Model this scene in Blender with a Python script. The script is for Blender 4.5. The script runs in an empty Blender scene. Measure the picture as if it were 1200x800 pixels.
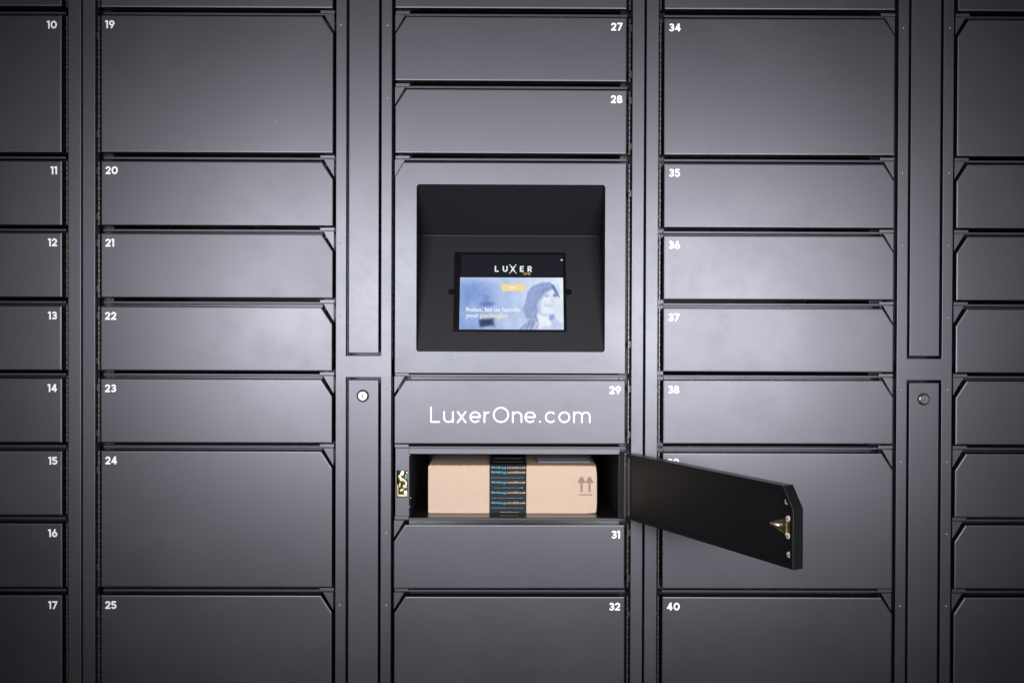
import bpy, bmesh, math, random
import numpy as np
from mathutils import Matrix, Vector
random.seed(7)
R = math.radians
# ------------------------------------------------------------------ units
# The locker wall is measured on a grid of 1.6 mm units: u to the right, v downwards, d into the wall.
S = 0.0016
U0, V0, Z0 = 594.0, 391.0, 0.90
def P(u, v, d=0.0):
    return Vector(((u-U0)*S, d*S, Z0-(v-V0)*S))
scene = bpy.context.scene
COL = scene.collection
# ------------------------------------------------------------------ camera
cd = bpy.data.cameras.new('camera'); cam = bpy.data.objects.new('camera', cd); COL.objects.link(cam)
cd.sensor_width = 36.0; cd.lens = 36.0*1120/1200
cd.clip_start = 0.05; cd.clip_end = 50
cam.matrix_world = (Matrix.Translation((0, -1120*S, Z0)) @ Matrix.Rotation(-0.0052, 4, 'Z')
                    @ Matrix.Rotation(math.pi/2-0.0074, 4, 'X') @ Matrix.Rotation(0.0033, 4, 'Z'))
scene.camera = cam
# ------------------------------------------------------------------ world and lamps
w = bpy.data.worlds.new('World'); scene.world = w; w.use_nodes = True
bg = w.node_tree.nodes['Background']
bg.inputs[0].default_value = (0.75, 0.82, 1.0, 1); bg.inputs[1].default_value = 0.006
def softbox(name, loc, target, sx, sy, power, spread=120, color=(1, 0.985, 0.985)):
    l = bpy.data.lights.new(name, 'AREA'); l.shape = 'RECTANGLE'; l.size = sx; l.size_y = sy
    l.energy = power; l.spread = R(spread); l.color = color
    o = bpy.data.objects.new(name, l); COL.objects.link(o)
    o.location = loc
    o.rotation_euler = (Vector(target)-Vector(loc)).to_track_quat('-Z', 'Y').to_euler()
    return o
softbox('softbox_left',  (-0.58, -1.85, Z0+0.12), (-0.19, 0, Z0+0.02), 0.80, 0.52, 12.6, 79)
softbox('softbox_right', (0.68, -1.85, Z0+0.06), (0.24, 0, Z0+0.00), 0.80, 0.52, 13.4, 79)
scene.view_settings.view_transform = 'Standard'
scene.view_settings.look = 'None'
scene.view_settings.exposure = 0.0
scene.view_settings.gamma = 1.0

# ------------------------------------------------------------------ materials
def lin(c):
    return tuple((x/255/12.92 if x/255 <= 0.04045 else ((x/255+0.055)/1.055)**2.4) for x in c)
def mat_base(name, color, rough, metallic=0.0, spec=0.5):
    m = bpy.data.materials.new(name); m.use_nodes = True
    b = m.node_tree.nodes['Principled BSDF']
    b.inputs['Base Color'].default_value = (*color, 1); b.inputs['Roughness'].default_value = rough
    b.inputs['Metallic'].default_value = metallic; b.inputs['Specular IOR Level'].default_value = spec
    return m, m.node_tree.nodes, m.node_tree.links, b
def obj_coords(N, L, scale):
    tc = N.new('ShaderNodeTexCoord'); oi = N.new('ShaderNodeObjectInfo')
    mul = N.new('ShaderNodeMath'); mul.operation = 'MULTIPLY'; mul.inputs[1].default_value = 37.0
    L.new(oi.outputs['Random'], mul.inputs[0])
    comb = N.new('ShaderNodeCombineXYZ')
    for i in range(3): L.new(mul.outputs[0], comb.inputs[i])
    add = N.new('ShaderNodeVectorMath'); add.operation = 'ADD'
    L.new(tc.outputs['Object'], add.inputs[0]); L.new(comb.outputs[0], add.inputs[1])
    return add.outputs[0], oi
def paint(name, color=(0.0038, 0.0038, 0.0052), rough=0.463, spec=0.94, rvar=0.04, peel=0.06):
    m, N, L, b = mat_base(name, color, rough, 0, spec)
    b.inputs['Specular Tint'].default_value = (0.85, 0.862, 1.0, 1)
    co, oi = obj_coords(N, L, 1)
    # roughness: broad handling marks, fine powder grain, and a small difference from piece to piece
    n1 = N.new('ShaderNodeTexNoise'); n1.inputs['Scale'].default_value = 7; n1.inputs['Detail'].default_value = 5
    L.new(co, n1.inputs['Vector'])
    mr = N.new('ShaderNodeMapRange'); mr.inputs['From Min'].default_value = 0.3; mr.inputs['From Max'].default_value = 0.7
    mr.inputs['To Min'].default_value = rough-rvar*0.5; mr.inputs['To Max'].default_value = rough+rvar*0.5
    L.new(n1.outputs[0], mr.inputs[0])
    n2 = N.new('ShaderNodeTexNoise'); n2.inputs['Scale'].default_value = 520; n2.inputs['Detail'].default_value = 2
    L.new(co, n2.inputs['Vector'])
    m2 = N.new('ShaderNodeMath'); m2.operation = 'MULTIPLY_ADD'; m2.inputs[1].default_value = 0.05
    L.new(n2.outputs[0], m2.inputs[0]); L.new(mr.outputs[0], m2.inputs[2])
    m3 = N.new('ShaderNodeMath'); m3.operation = 'MULTIPLY_ADD'; m3.inputs[1].default_value = 0.035
    L.new(oi.outputs['Random'], m3.inputs[0]); L.new(m2.outputs[0], m3.inputs[2])
    sb = N.new('ShaderNodeMath'); sb.operation = 'SUBTRACT'; sb.inputs[1].default_value = 0.042
    L.new(m3.outputs[0], sb.inputs[0]); L.new(sb.outputs[0], b.inputs['Roughness'])
    n6 = N.new('ShaderNodeTexNoise'); n6.inputs['Scale'].default_value = 28; n6.inputs['Detail'].default_value = 6; n6.inputs['Roughness'].default_value = 0.7
    L.new(co, n6.inputs['Vector'])
    r6 = N.new('ShaderNodeMapRange'); r6.inputs['From Min'].default_value = 0.52; r6.inputs['From Max'].default_value = 0.72
    r6.inputs['To Min'].default_value = 0.0; r6.inputs['To Max'].default_value = 0.014
    L.new(n6.outputs[0], r6.inputs[0])
    s6 = N.new('ShaderNodeMath'); s6.operation = 'ADD'; L.new(sb.outputs[0], s6.inputs[0]); L.new(r6.outputs[0], s6.inputs[1])
    L.new(s6.outputs[0], b.inputs['Roughness'])
    # dust specks and lint
    n4 = N.new('ShaderNodeTexNoise'); n4.inputs['Scale'].default_value = 150; n4.inputs['Detail'].default_value = 1
    L.new(co, n4.inputs['Vector'])
    cr = N.new('ShaderNodeValToRGB'); cr.color_ramp.elements[0].position = 0.80; cr.color_ramp.elements[1].position = 0.84
    cr.color_ramp.elements[0].color = (*color, 1); cr.color_ramp.elements[1].color = (0.06, 0.06, 0.065, 1)
    L.new(n4.outputs[0], cr.inputs[0]); L.new(cr.outputs[0], b.inputs['Base Color'])
    # sheet waviness and orange peel
    n5 = N.new('ShaderNodeTexNoise'); n5.inputs['Scale'].default_value = 3.5; n5.inputs['Detail'].default_value = 1
    L.new(co, n5.inputs['Vector'])
    b1 = N.new('ShaderNodeBump'); b1.inputs['Strength'].default_value = 0.3; b1.inputs['Distance'].default_value = 0.003
    L.new(n5.outputs[0], b1.inputs['Height'])
    b2 = N.new('ShaderNodeBump'); b2.inputs['Strength'].default_value = peel; b2.inputs['Distance'].default_value = 0.0006
    L.new(n2.outputs[0], b2.inputs['Height']); L.new(b1.outputs[0], b2.inputs['Normal'])
    L.new(b2.outputs[0], b.inputs['Normal'])
    return m
def plain(name, color, rough, metallic=0.0, spec=0.5, noise=0.0, nscale=60, bump=0.0):
    m, N, L, b = mat_base(name, color, rough, metallic, spec)
    if noise or bump:
        tc = N.new('ShaderNodeTexCoord'); n = N.new('ShaderNodeTexNoise')
        n.inputs['Scale'].default_value = nscale; n.inputs['Detail'].default_value = 4
        L.new(tc.outputs['Object'], n.inputs['Vector'])
        if noise:
            cr = N.new('ShaderNodeValToRGB')
            cr.color_ramp.elements[0].position = 0.3; cr.color_ramp.elements[1].position = 0.7
            cr.color_ramp.elements[0].color = (*[c*(1-noise) for c in color], 1)
            cr.color_ramp.elements[1].color = (*[min(1, c*(1+noise)) for c in color], 1)
            L.new(n.outputs[0], cr.inputs[0]); L.new(cr.outputs[0], b.inputs['Base Color'])
        if bump:
            bp = N.new('ShaderNodeBump'); bp.inputs['Strength'].default_value = bump; bp.inputs['Distance'].default_value = 0.0008
            L.new(n.outputs[0], bp.inputs['Height']); L.new(bp.outputs[0], b.inputs['Normal'])
    return m
def glow(name, color, strength=1.0):
    m, N, L, b = mat_base(name, (0.002, 0.002, 0.002), 0.25, 0, 0.3)
    b.inputs['Emission Color'].default_value = (*color, 1); b.inputs['Emission Strength'].default_value = strength
    return m
M = {}
M['paint'] = paint('satin_black_paint')
M['frame'] = paint('satin_black_frame_paint', rough=0.468)
M['inner'] = paint('inner_black_and_edge_shade', color=(0.003, 0.003, 0.0032), rough=0.36, spec=0.5)
M['lip'] = paint('shelf_lip_paint', rough=0.49, spec=0.62)
M['hinge'] = plain('hinge_black_steel', (0.012, 0.012, 0.014), 0.42, 0.0, 0.8)
M['floor'] = plain('shelf_floor_paint', (0.008, 0.008, 0.009), 0.22, 0, 0.7, bump=0.05, nscale=40)
M['moulding'] = plain('kiosk_moulding', (0.0044, 0.0046, 0.0068), 0.5, 0, 0.15, bump=0.12, nscale=260)
M['white'] = plain('white_vinyl', (0.60, 0.60, 0.62), 0.55, 0, 0.2)
M['chrome'] = plain('chrome', (0.15, 0.153, 0.16), 0.30, 1.0)
M['steel'] = plain('zinc_screw', (0.60, 0.61, 0.64), 0.42, 0.55, noise=0.15, nscale=900)
M['rivet'] = plain('dull_rivet', (0.20, 0.20, 0.215), 0.45, 0.3)
M['brass'] = plain('passivated_brass', (0.42, 0.34, 0.18), 0.34, 1.0, noise=0.35, nscale=120)
M['dark'] = plain('dark_slot', (0.004, 0.004, 0.004), 0.6)
M['board'] = plain('circuit_green', (0.02, 0.16, 0.10), 0.4)
M['bezel'] = plain('tablet_bezel', (0.0012, 0.0012, 0.0018), 0.4, 0, 0.06)
M['card'] = plain('cardboard', (0.305, 0.232, 0.182), 0.75, 0, 0.2, noise=0.025, nscale=45, bump=0.12)
M['cardedge'] = plain('cardboard_edge', (0.24, 0.155, 0.10), 0.85, 0, 0.1, noise=0.35, nscale=300)
M['tape'] = plain('black_paper_tape', (0.006, 0.008, 0.009), 0.6, 0, 0.12, bump=0.1, nscale=200)
M['tapeblue'] = plain('tape_print_blue', (0.012, 0.17, 0.27), 0.5)
M['tapeteal'] = plain('tape_print_teal', (0.010, 0.062, 0.080), 0.5)
M['tapetan'] = plain('tape_print_tan', (0.24, 0.155, 0.115), 0.5)
M['tapeorange'] = plain('tape_print_orange', (0.16, 0.075, 0.04), 0.5)
M['ink'] = plain('arrow_ink', (0.14, 0.085, 0.07), 0.7)
M['label'] = plain('shipping_label', (0.30, 0.33, 0.40), 0.45, noise=0.5, nscale=420)

# ------------------------------------------------------------------ object helpers
ANCH = {}
def link(name, mesh, parent, anchor, smooth=False):
    o = bpy.data.objects.new(name, mesh); COL.objects.link(o)
    a = Vector(anchor)
    if parent is not None:
        o.parent = parent; o.location = a-ANCH[parent.name]
    else:
        o.location = a
    ANCH[o.name] = a
    return o
def empty(name, anchor, label=None, cat=None, group=None):
    o = link(name, None, None, anchor)
    o.empty_display_size = 0.05
    if label: o['label'] = label; o['category'] = cat
    if group: o['group'] = group
    return o
def mesh_from(name, verts, faces, mats, fmat=None, smooth=False):
    me = bpy.data.meshes.new(name); me.from_pydata([tuple(v) for v in verts], [], faces)
    for m in (mats if isinstance(mats, (list, tuple)) else [mats]): me.materials.append(m)
    if fmat: me.polygons.foreach_set('material_index', fmat)
    if smooth: me.polygons.foreach_set('use_smooth', [True]*len(me.polygons))
    me.update(); return me
def mesh_bm(name, bm, mats, smooth=False):
    bmesh.ops.recalc_face_normals(bm, faces=bm.faces)
    me = bpy.data.meshes.new(name); bm.to_mesh(me); bm.free()
    for m in (mats if isinstance(mats, (list, tuple)) else [mats]): me.materials.append(m)
    if smooth: me.polygons.foreach_set('use_smooth', [True]*len(me.polygons))
    return me
def offset_poly(poly, k):
    """inset a convex counter-clockwise polygon (list of (x, z)) by k"""
    n = len(poly); out = []
    for i in range(n):
        a, b, c = Vector(poly[i-1]), Vector(poly[i]), Vector(poly[(i+1) % n])
        e1 = (b-a).normalized(); e2 = (c-b).normalized()
        n1 = Vector((-e1.y, e1.x)); n2 = Vector((-e2.y, e2.x))
        m = (n1+n2); m = m/m.length_squared*2.0
        out.append(tuple(b+m*k))
    return out
def loft(name, poly, rings, mats, cap0=True, cap1=True):
    """rings: (inset, depth y) in metres from the front face to the back"""
    verts, faces = [], []
    n = len(poly)
    for k, y in rings:
        for x, z in offset_poly(poly, k): verts.append((x, y, z))
    for i in range(len(rings)-1):
        for j in range(n):
            a = i*n+j; b = i*n+(j+1) % n
            faces.append((a, b, b+n, a+n)[::-1])
    if cap0: faces.append(tuple(range(n)))
    if cap1: faces.append(tuple(range((len(rings)-1)*n, len(rings)*n))[::-1])
    bm = bmesh.new()
    vs = [bm.verts.new(v) for v in verts]
    for f in faces: bm.faces.new([vs[i] for i in f])
    return mesh_bm(name, bm, mats)
def bevel_rings(r, steps=3):
    return [(r*(1-math.sin(a)), r*(1-math.cos(a))) for a in [math.pi/2*i/steps for i in range(steps+1)]]
def rect(x0, x1, z0, z1): return [(x0, z0), (x1, z0), (x1, z1), (x0, z1)]
def ubox(name, u0, u1, v0, v1, d0, d1, mat, parent, bevel=0.0010):
    """a box on the locker grid with its front edges rounded"""
    a = P((u0+u1)/2, (v0+v1)/2, d0)
    hw = (u1-u0)/2*S; hh = (v1-v0)/2*S
    rings = (bevel_rings(bevel) if bevel else [(0, 0)])+[(0, (d1-d0)*S)]
    me = loft(name, rect(-hw, hw, -hh, hh), rings, mat)
    return link(name, me, parent, a)
def add_box(bm, x0, x1, y0, y1, z0, z1, mi=0):
    vs = [bm.verts.new((x, y, z)) for x in (x0, x1) for y in (y0, y1) for z in (z0, z1)]
    for f in ((0, 1, 3, 2), (4, 6, 7, 5), (0, 4, 5, 1), (2, 3, 7, 6), (0, 2, 6, 4), (1, 5, 7, 3)):
        fc = bm.faces.new([vs[i] for i in f]); fc.material_index = mi
def add_cyl(bm, c, r0, r1, h, axis='y', seg=16, mi=0, dome=0):
    """cylinder or cone from c along the axis; dome > 0 adds a rounded far end"""
    prof = [(r0, 0), (r1, h)]
    if dome: prof += [(r1*math.cos(a), h+dome*math.sin(a)) for a in (0.5, 0.95, 1.3)]
    rows = []
    for r, t in prof:
        row = []
        for i in range(seg):
            q = 2*math.pi*i/seg; a, b = r*math.cos(q), r*math.sin(q)
            p = {'y': (c[0]+a, c[1]+t, c[2]+b), 'z': (c[0]+a, c[1]+b, c[2]+t), 'x': (c[0]+t, c[1]+a, c[2]+b)}[axis]
            row.append(bm.verts.new(p))
        rows.append(row)
    for k in range(len(rows)-1):
        for i in range(seg):
            f = bm.faces.new((rows[k][i], rows[k][(i+1) % seg], rows[k+1][(i+1) % seg], rows[k+1][i])); f.material_index = mi
    for row in (rows[0], rows[-1]):
        f = bm.faces.new(row); f.material_index = mi
def plate_with_holes(name, outer, holes, t, bev, mat):
    """flat plate (x, z) at y = 0 with openings, rounded front edges, thickness t"""
    bm = bmesh.new()
    loops = []
    for poly, sgn in [(outer, 1)]+[(h, -1) for h in holes]:
        rings = []
        for k, y in bevel_rings(bev)+[(0, t)]:
            rings.append([bm.verts.new((x, y, z)) for x, z in offset_poly(poly, k*sgn)])
        n = len(poly)
        for i in range(len(rings)-1):
            for j in range(n):
                bm.faces.new((rings[i][j], rings[i][(j+1) % n], rings[i+1][(j+1) % n], rings[i+1][j]))
        loops.append(rings)
    for idx in (0, -1):
        edges = []
        for rings in loops:
            r = rings[idx]; n = len(r)
            for j in range(n):
                e = bm.edges.get((r[j], r[(j+1) % n])); edges.append(e)
        bmesh.ops.triangle_fill(bm, edges=edges, use_beauty=True, use_dissolve=True)
    return mesh_bm(name, bm, mat)

# ------------------------------------------------------------------ lettering from strokes (marching squares on a distance field)
def arc(cx, cy, rx, ry, a0, a1, n=24):
    return [(cx+rx*math.cos(R(a0+(a1-a0)*i/n)), cy+ry*math.sin(R(a0+(a1-a0)*i/n))) for i in range(n+1)]
def glyph_mesh(name, strokes, hw, mat, scale, res=0.025, y=0.0):
    """strokes: (points, closed) in glyph units; flat ends; returns a flat mesh in x, z facing -y"""
    pts = np.array([p for s, c in strokes for p in s])
    lo = pts.min(0)-hw-3*res; hi = pts.max(0)+hw+3*res
    nx = int((hi[0]-lo[0])/res)+2; nz = int((hi[1]-lo[1])/res)+2
    X, Z = np.meshgrid(lo[0]+res*np.arange(nx), lo[1]+res*np.arange(nz), indexing='ij')
    F = np.full(X.shape, 9.0)
    for s, closed in strokes:
        if len(s) == 1:
            F = np.minimum(F, np.hypot(X-s[0][0], Z-s[0][1])-hw*1.25); continue
        n = len(s)-1
        for i in range(n):
            ax, az = s[i]; bx, bz = s[i+1]
            L = math.hypot(bx-ax, bz-az)
            if L < 1e-9: continue
            ux, uz = (bx-ax)/L, (bz-az)/L
            t = (X-ax)*ux+(Z-az)*uz; p = np.abs(-(X-ax)*uz+(Z-az)*ux)
            dd = np.where(t < 0, np.hypot(t, p), np.where(t > L, np.hypot(t-L, p), p))-hw
            if not closed and i == 0: dd = np.where(t < 0, np.maximum(p-hw, -t), dd)
            if not closed and i == n-1: dd = np.where(t > L, np.maximum(p-hw, t-L), dd)
            F = np.minimum(F, dd)
    F = np.where(np.abs(F) < 1e-6, 1e-6, F)
    verts, faces, idx = [], [], {}
    def vert(key, x, z):
        if key not in idx:
            idx[key] = len(verts); verts.append((x*scale, y, z*scale))
        return idx[key]
    for i in range(nx-1):
        for j in range(nz-1):
            c = [(i, j), (i+1, j), (i+1, j+1), (i, j+1)]
            f = [F[a] for a in c]
            if min(f) > 0: continue
            poly = []
            for k in range(4):
                a, b = c[k], c[(k+1) % 4]; fa, fb = f[k], f[(k+1) % 4]
                if fa < 0: poly.append(vert(('v', a), X[a], Z[a]))
                if (fa < 0) != (fb < 0):
                    t = fa/(fa-fb); key = ('e', min(a, b), max(a, b))
                    poly.append(vert(key, X[a]+(X[b]-X[a])*t, Z[a]+(Z[b]-Z[a])*t))
            if len(poly) >= 3: faces.append(tuple(poly))
    return mesh_from(name, verts, faces, mat)
W = 0.102    # half weight of the bold door numerals, cap height 1
DIG = {
 '0': ([(arc(.40, .5, .295, .395, 0, 360, 40), True)], .80),
 '1': ([([(.0, .80), (.12, .895), (.245, .895)], False), ([(.245, 1.0), (.245, 0)], False)], .37),
 '2': ([(arc(.335, .665, .235, .23, 170, -38, 22)+[(.13, .105)], False), ([(.02, .105), (.66, .105)], False)], .68),
 '3': ([(arc(.32, .70, .215, .195, 150, -90, 20), False), (arc(.32, .30, .25, .195, 90, -150, 20), False), ([(.22, .503), (.33, .503)], False)], .66),
 '4': ([([(.50, 1.0), (.50, 0)], False), ([(.47, .95), (.12, .31)], False), ([(.02, .30), (.72, .30)], False)], .76),
 '5': ([([(.60, .895), (.14, .895), (.12, .56)], False), (arc(.31, .34, .26, .235, 130, -150, 22), False)], .66),
 '6': ([(arc(.36, .34, .255, .235, 0, 360, 30), True), ([(.14, .42), (.44, .98)], False)], .72),
 '7': ([([(.02, .895), (.60, .895), (.20, 0)], False)], .68),
 '8': ([(arc(.35, .71, .205, .185, 0, 360, 26), True), (arc(.35, .30, .25, .195, 0, 360, 28), True)], .70),
 '9': ([(arc(.36, .66, .255, .235, 0, 360, 30), True), ([(.58, .58), (.28, .02)], False)], .72),
}
def number_mesh(txt, h):
    """bold number, cap height h, origin at its bottom left; returns mesh, width"""
    st, x = [], 0.0
    for ch in txt:
        g, wd = DIG[ch]
        for s, c in g: st.append(([(px+x, pz) for px, pz in s], c))
        x += wd+0.085
    return glyph_mesh('number', st, W, M['white'], h, 0.03), (x-0.085)*h
# ------------------------------------------------------------------ rows
PITCH, T0 = 84.75, 20.4
GAP = 9.75
def T(k): return T0+PITCH*k
VTOP, VBOT = T(-2)-14, T(10)+14
TH = 12.5          # door thickness
PIV = 4.0          # hinge axis stands this far outside the door edge
PD = 5.0           # and this deep behind the door face
NUMH = 9.2
cache = {}
def door_mesh(wu, hu, side):
    key = (round(wu, 2), round(hu, 2), side)
    if key in cache: return cache[key]
    # local origin: hinge axis, mid height; side = +1 hinge on the right (door runs to -x)
    w_, h_ = wu*S, hu*S; cx, cz = 13*S, 20*S; o = PIV*S
    if side > 0: poly = [(-o-w_, -h_/2), (-o, -h_/2), (-o, h_/2), (-o-w_+cx, h_/2), (-o-w_, h_/2-cz)]
    else:        poly = [(o, -h_/2), (o+w_, -h_/2), (o+w_, h_/2-cz), (o+w_-cx, h_/2), (o, h_/2)]
    y0 = -PD*S; t = TH*S
    rings = [(0.0030*(1-math.sin(q)), y0+0.0012*(1-math.cos(q))) for q in [math.pi/2*i/7 for i in range(8)]]+[(0, y0+t-0.0006), (0.0006, y0+t), (0.0065, y0+t), (0.0072, y0+t-0.0035)]
    me = loft('door', poly, rings, [M['paint'], M['inner']])
    # inward faces are inner black; the door sides share it as painted-in shade
    for p in me.polygons:
        if p.normal.y > 0.5 or p.center.y > y0+0.0030: p.material_index = 1
    cache[key] = me; return me
def hinge_mesh(hu, side):
    key = ('h', round(hu, 2), side)
    if key in cache: return cache[key]
    bm = bmesh.new(); h_ = hu*S; n = int(h_/0.0091); L = h_/n
    for i in range(n):
        r = 0.0024 if i % 2 else 0.0019
        add_cyl(bm, (0, 0, -h_/2+i*L+0.0007), r, r, L-0.0014, 'z', 10)
    for z in (-h_*0.36, h_*0.36): add_box(bm, -0.0045 if side < 0 else 0.0012, -0.0012 if side < 0 else 0.0045, 0.0014, 0.0024, z-0.006, z+0.006)   # leaf lugs into the stile
    me = mesh_bm('hinge', bm, M['hinge']); cache[key] = me; return me
def make_door(parent, col, k0, k1, number=None, angle=0.0, name='door'):
    c = COLS[col]; side = c['side']
    v0, v1 = T(k0), T(k1)-GAP
    wu = c['u1']-c['u0']; hu = v1-v0
    up = c['u1']+PIV if side > 0 else c['u0']-PIV
    a = P(up, (v0+v1)/2, PD)
    o = link(name, door_mesh(wu, hu, side), parent, a)
    if angle == 0: o.location += Vector((random.uniform(-.3, .3)*S, random.uniform(-.5, .3)*S, random.uniform(-.45, .45)*S))
    else: o.location += Vector((0.5*S, -11*S, 0))
    tilt = random.uniform(-0.12, 0.12)
    o.rotation_euler = (R(random.uniform(-0.25, 0.25)), R(random.uniform(-0.07, 0.07)), R(angle+side*abs(tilt)*1.5))
    if number:
        me, wd = number_mesh(number, NUMH*S)
        x = (-PIV-5.2)*S-wd if side > 0 else (PIV+5.4)*S
        z = hu*S/2-(6.6+NUMH)*S
        n = link('number', me, o, ANCH[o.name]+Vector((x, -PD*S-0.0004, z)))
    h = link('hinge', hinge_mesh(hu, side), o if False else parent, a)
    return o
COLS = {
 'A': dict(u0=-197.2, u1=73.5, side=1), 'B': dict(u0=118.8, u1=389.5, side=-1),
 'C': dict(u0=462.2, u1=733.0, side=1), 'D': dict(u0=777.3, u1=1047.9, side=-1),
 'E': dict(u0=1120.8, u1=1391.5, side=1)}
# ------------------------------------------------------------------ cabinet carcass
rivet_me = None
def rivet(parent, u, v, d=0.0, r=1.25, big=1.0):
    global rivet_me
    if rivet_me is None:
        bm = bmesh.new(); add_cyl(bm, (0, 0, 0), 0.0019, 0.0018, -0.0002, 'y', 12, dome=-0.0011)
        rivet_me = mesh_bm('rivet', bm, M['rivet'], True)
    return link('rivet', rivet_me, parent, P(u, v, d))
def lock(parent, u, v, turn):
    bm = bmesh.new(); add_cyl(bm, (0, 0, 0), 0.0118, 0.0108, -0.0016, 'y', 40, 0)
    link('lock_shade_ring', mesh_bm('lock_shade_ring', bm, M['dark'], False), parent, P(u, v, 0.3))  # dark ring added as the shade round the lock
    bm = bmesh.new()
    add_cyl(bm, (0, 0, 0), 0.0100, 0.0094, -0.0018, 'y', 40, 0); add_cyl(bm, (0, -0.0018, 0), 0.0094, 0.0080, -0.0008, 'y', 40, 0)
    link('lock_ring', mesh_bm('lock_ring', bm, M['chrome'], False), parent, P(u, v, 0.3)+Vector((0, -0.0016, 0)))
    bm = bmesh.new()
    add_cyl(bm, (0, 0, 0), 0.0066, 0.0062, -0.0006, 'y', 32, 0)
    add_box(bm, -0.0009, 0.0009, -0.00105, -0.0004, -0.0030, 0.0036, 1)
    add_box(bm, -0.0021, 0.0021, -0.00100, -0.0004, -0.0040, -0.0031, 1)
    k = link('lock_barrel', mesh_bm('lock_barrel', bm, [M['chrome'], M['dark']], False), parent, P(u, v, 0.3)+Vector((0, -0.0042, 0)))
    k.rotation_euler = (0, R(turn), 0)
def shelf(parent, col, k):
    c = COLS[col]; t = T(k); sd = c['side']
    ji, jo = c['in0'], c['in1']
    opened = col == 'C' and k in (6, 7)
    ubox('shelf', ji, jo, t-5.1, t+4.2, 13.0 if opened else 26.0, 276, M['floor'] if (col, k) == ('C', 7) else M['frame'] if (col, k) == ('C', 6) else M['inner'], parent, 0.0008)
    ubox('shelf_lip', c['u0']+0.3, c['u1']+1.5*(1 if sd > 0 else 0), t-5.8, t-3.2, 7.0, 12.9, M['lip'], parent, 0.0006)
    if k < 10:
        # tab and small corner plate that show beside the cut-off corner of the door
        if sd > 0: ubox('latch_tab', c['u0'], c['u0']+16.5, t-8.2, t-4.6, 4.4, 6.3, M['frame'], parent, 0.0006)
        else:      ubox('latch_tab', c['u1']-15.5, c['u1']+1.5, t-8.2, t-4.6, 4.4, 6.3, M['frame'], parent, 0.0006)
        if not (col == 'C' and k == 6):
            W_, H_ = 12.4*S, 21.0*S
            tri = [(0, 0), (W_, H_), (0, H_)] if sd > 0 else [(0, 0), (0, H_), (-W_, H_)]
            me = cache.get(('g', sd)) or loft('corner_plate', tri, [(0.0004, 0), (0, 0.0004), (0, 2*S)], M['frame'])
            cache[('g', sd)] = me
            link('corner_plate', me, parent, P(c['u0']-0.6 if sd > 0 else c['u1']+0.9, t+17.3, 4.0))
for key, c in COLS.items():
    if c['side'] > 0: c['in0'], c['in1'] = c['u0']+16.0, c['u1']-4.6
    else:             c['in0'], c['in1'] = c['u0']+4.6, c['u1']-16.0
def jambs(parent, col, stile_outer):
    """fixed posts behind the door edges: latch post and hinge post"""
    c = COLS[col]
    if c['side'] > 0:
        ubox('latch_post', c['u0'], c['in0'], VTOP, VBOT, 34, 276, M['inner'], parent, 0.0008)
        if col == 'C':       # face plate with the latch opening, seen where the door stands open
            bm = bmesh.new(); a = P(c['u0'], V0, 13); p0, p1 = T(6)-2.5, T(7)-5.2
            def b(u0, u1, v0, v1, d0, d1): add_box(bm, (u0-c['u0'])*S, (u1-c['u0'])*S, (d0-13)*S, (d1-13)*S, (V0-v1)*S, (V0-v0)*S)
            b(c['u0'], c['in0'], p0, 552.5, 13, 33.8); b(c['u0'], c['in0'], 584.5, p1, 13, 33.8)
            b(c['u0'], 463.6, 552.5, 584.5, 13, 33.8); b(476.6, c['in0'], 552.5, 584.5, 13, 33.8); b(463.6, 476.6, 552.5, 584.5, 30, 33.8)
            link('latch_plate', mesh_bm('latch_plate', bm, M['frame']), parent, a)
        ubox('hinge_post', c['in1'], stile_outer, VTOP, VBOT, 26, 276, M['inner'], parent, 0.0008)
    else:
        ubox('latch_post', c['in1'], c['u1'], VTOP, VBOT, 34, 276, M['inner'], parent, 0.0008)
        ubox('hinge_post', stile_outer, c['in0'], VTOP, VBOT, 26, 276, M['inner'], parent, 0.0008)
def spine(parent, cu, left_rows, right_rows, lock_v, cross=(416.3, 442.0), turn=0):
    """tall frame between two columns with an upper and a lower cover panel"""
    h0, h1 = cu-20.3, cu+20.3
    a = P(cu, V0, 0)
    def rr(u0, u1, v0, v1): return rect((u0-cu)*S, (u1-cu)*S, (V0-v1)*S, (V0-v0)*S)
    me = plate_with_holes('spine_frame', rr(cu-32.7, cu+32.7, VTOP, VBOT),
                          [rr(h0, h1, VTOP+25, cross[0]), rr(h0, h1, cross[1], VBOT-25)], 6*S, 0.0011, M['frame'])
    f = link('spine_frame', me, parent, a)
    up = ubox('cover_panel', h0+2.7, h1-2.7, VTOP+27.5, cross[0]-2.8, 0.3, 6, M['paint'], parent, 0.0012)
    lo = ubox('cover_panel', h0+2.7, h1-2.7, cross[1]+2.8, VBOT-27.5, 0.3, 6, M['paint'], parent, 0.0012)
    lock(lo, cu-0.6, lock_v, turn)
    ubox('spine_housing', cu-30, cu+30, VTOP, VBOT, 40, 276, M['inner'], parent, 0)
    for k in left_rows: rivet(f, cu-27.2, T(k)+10.4)
    for k in right_rows: rivet(f, cu+27.4, T(k)+10.4)
    return f
ALL = list(range(-2, 11))
def rows_of(spec): return [k for k, *_ in spec]
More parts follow.
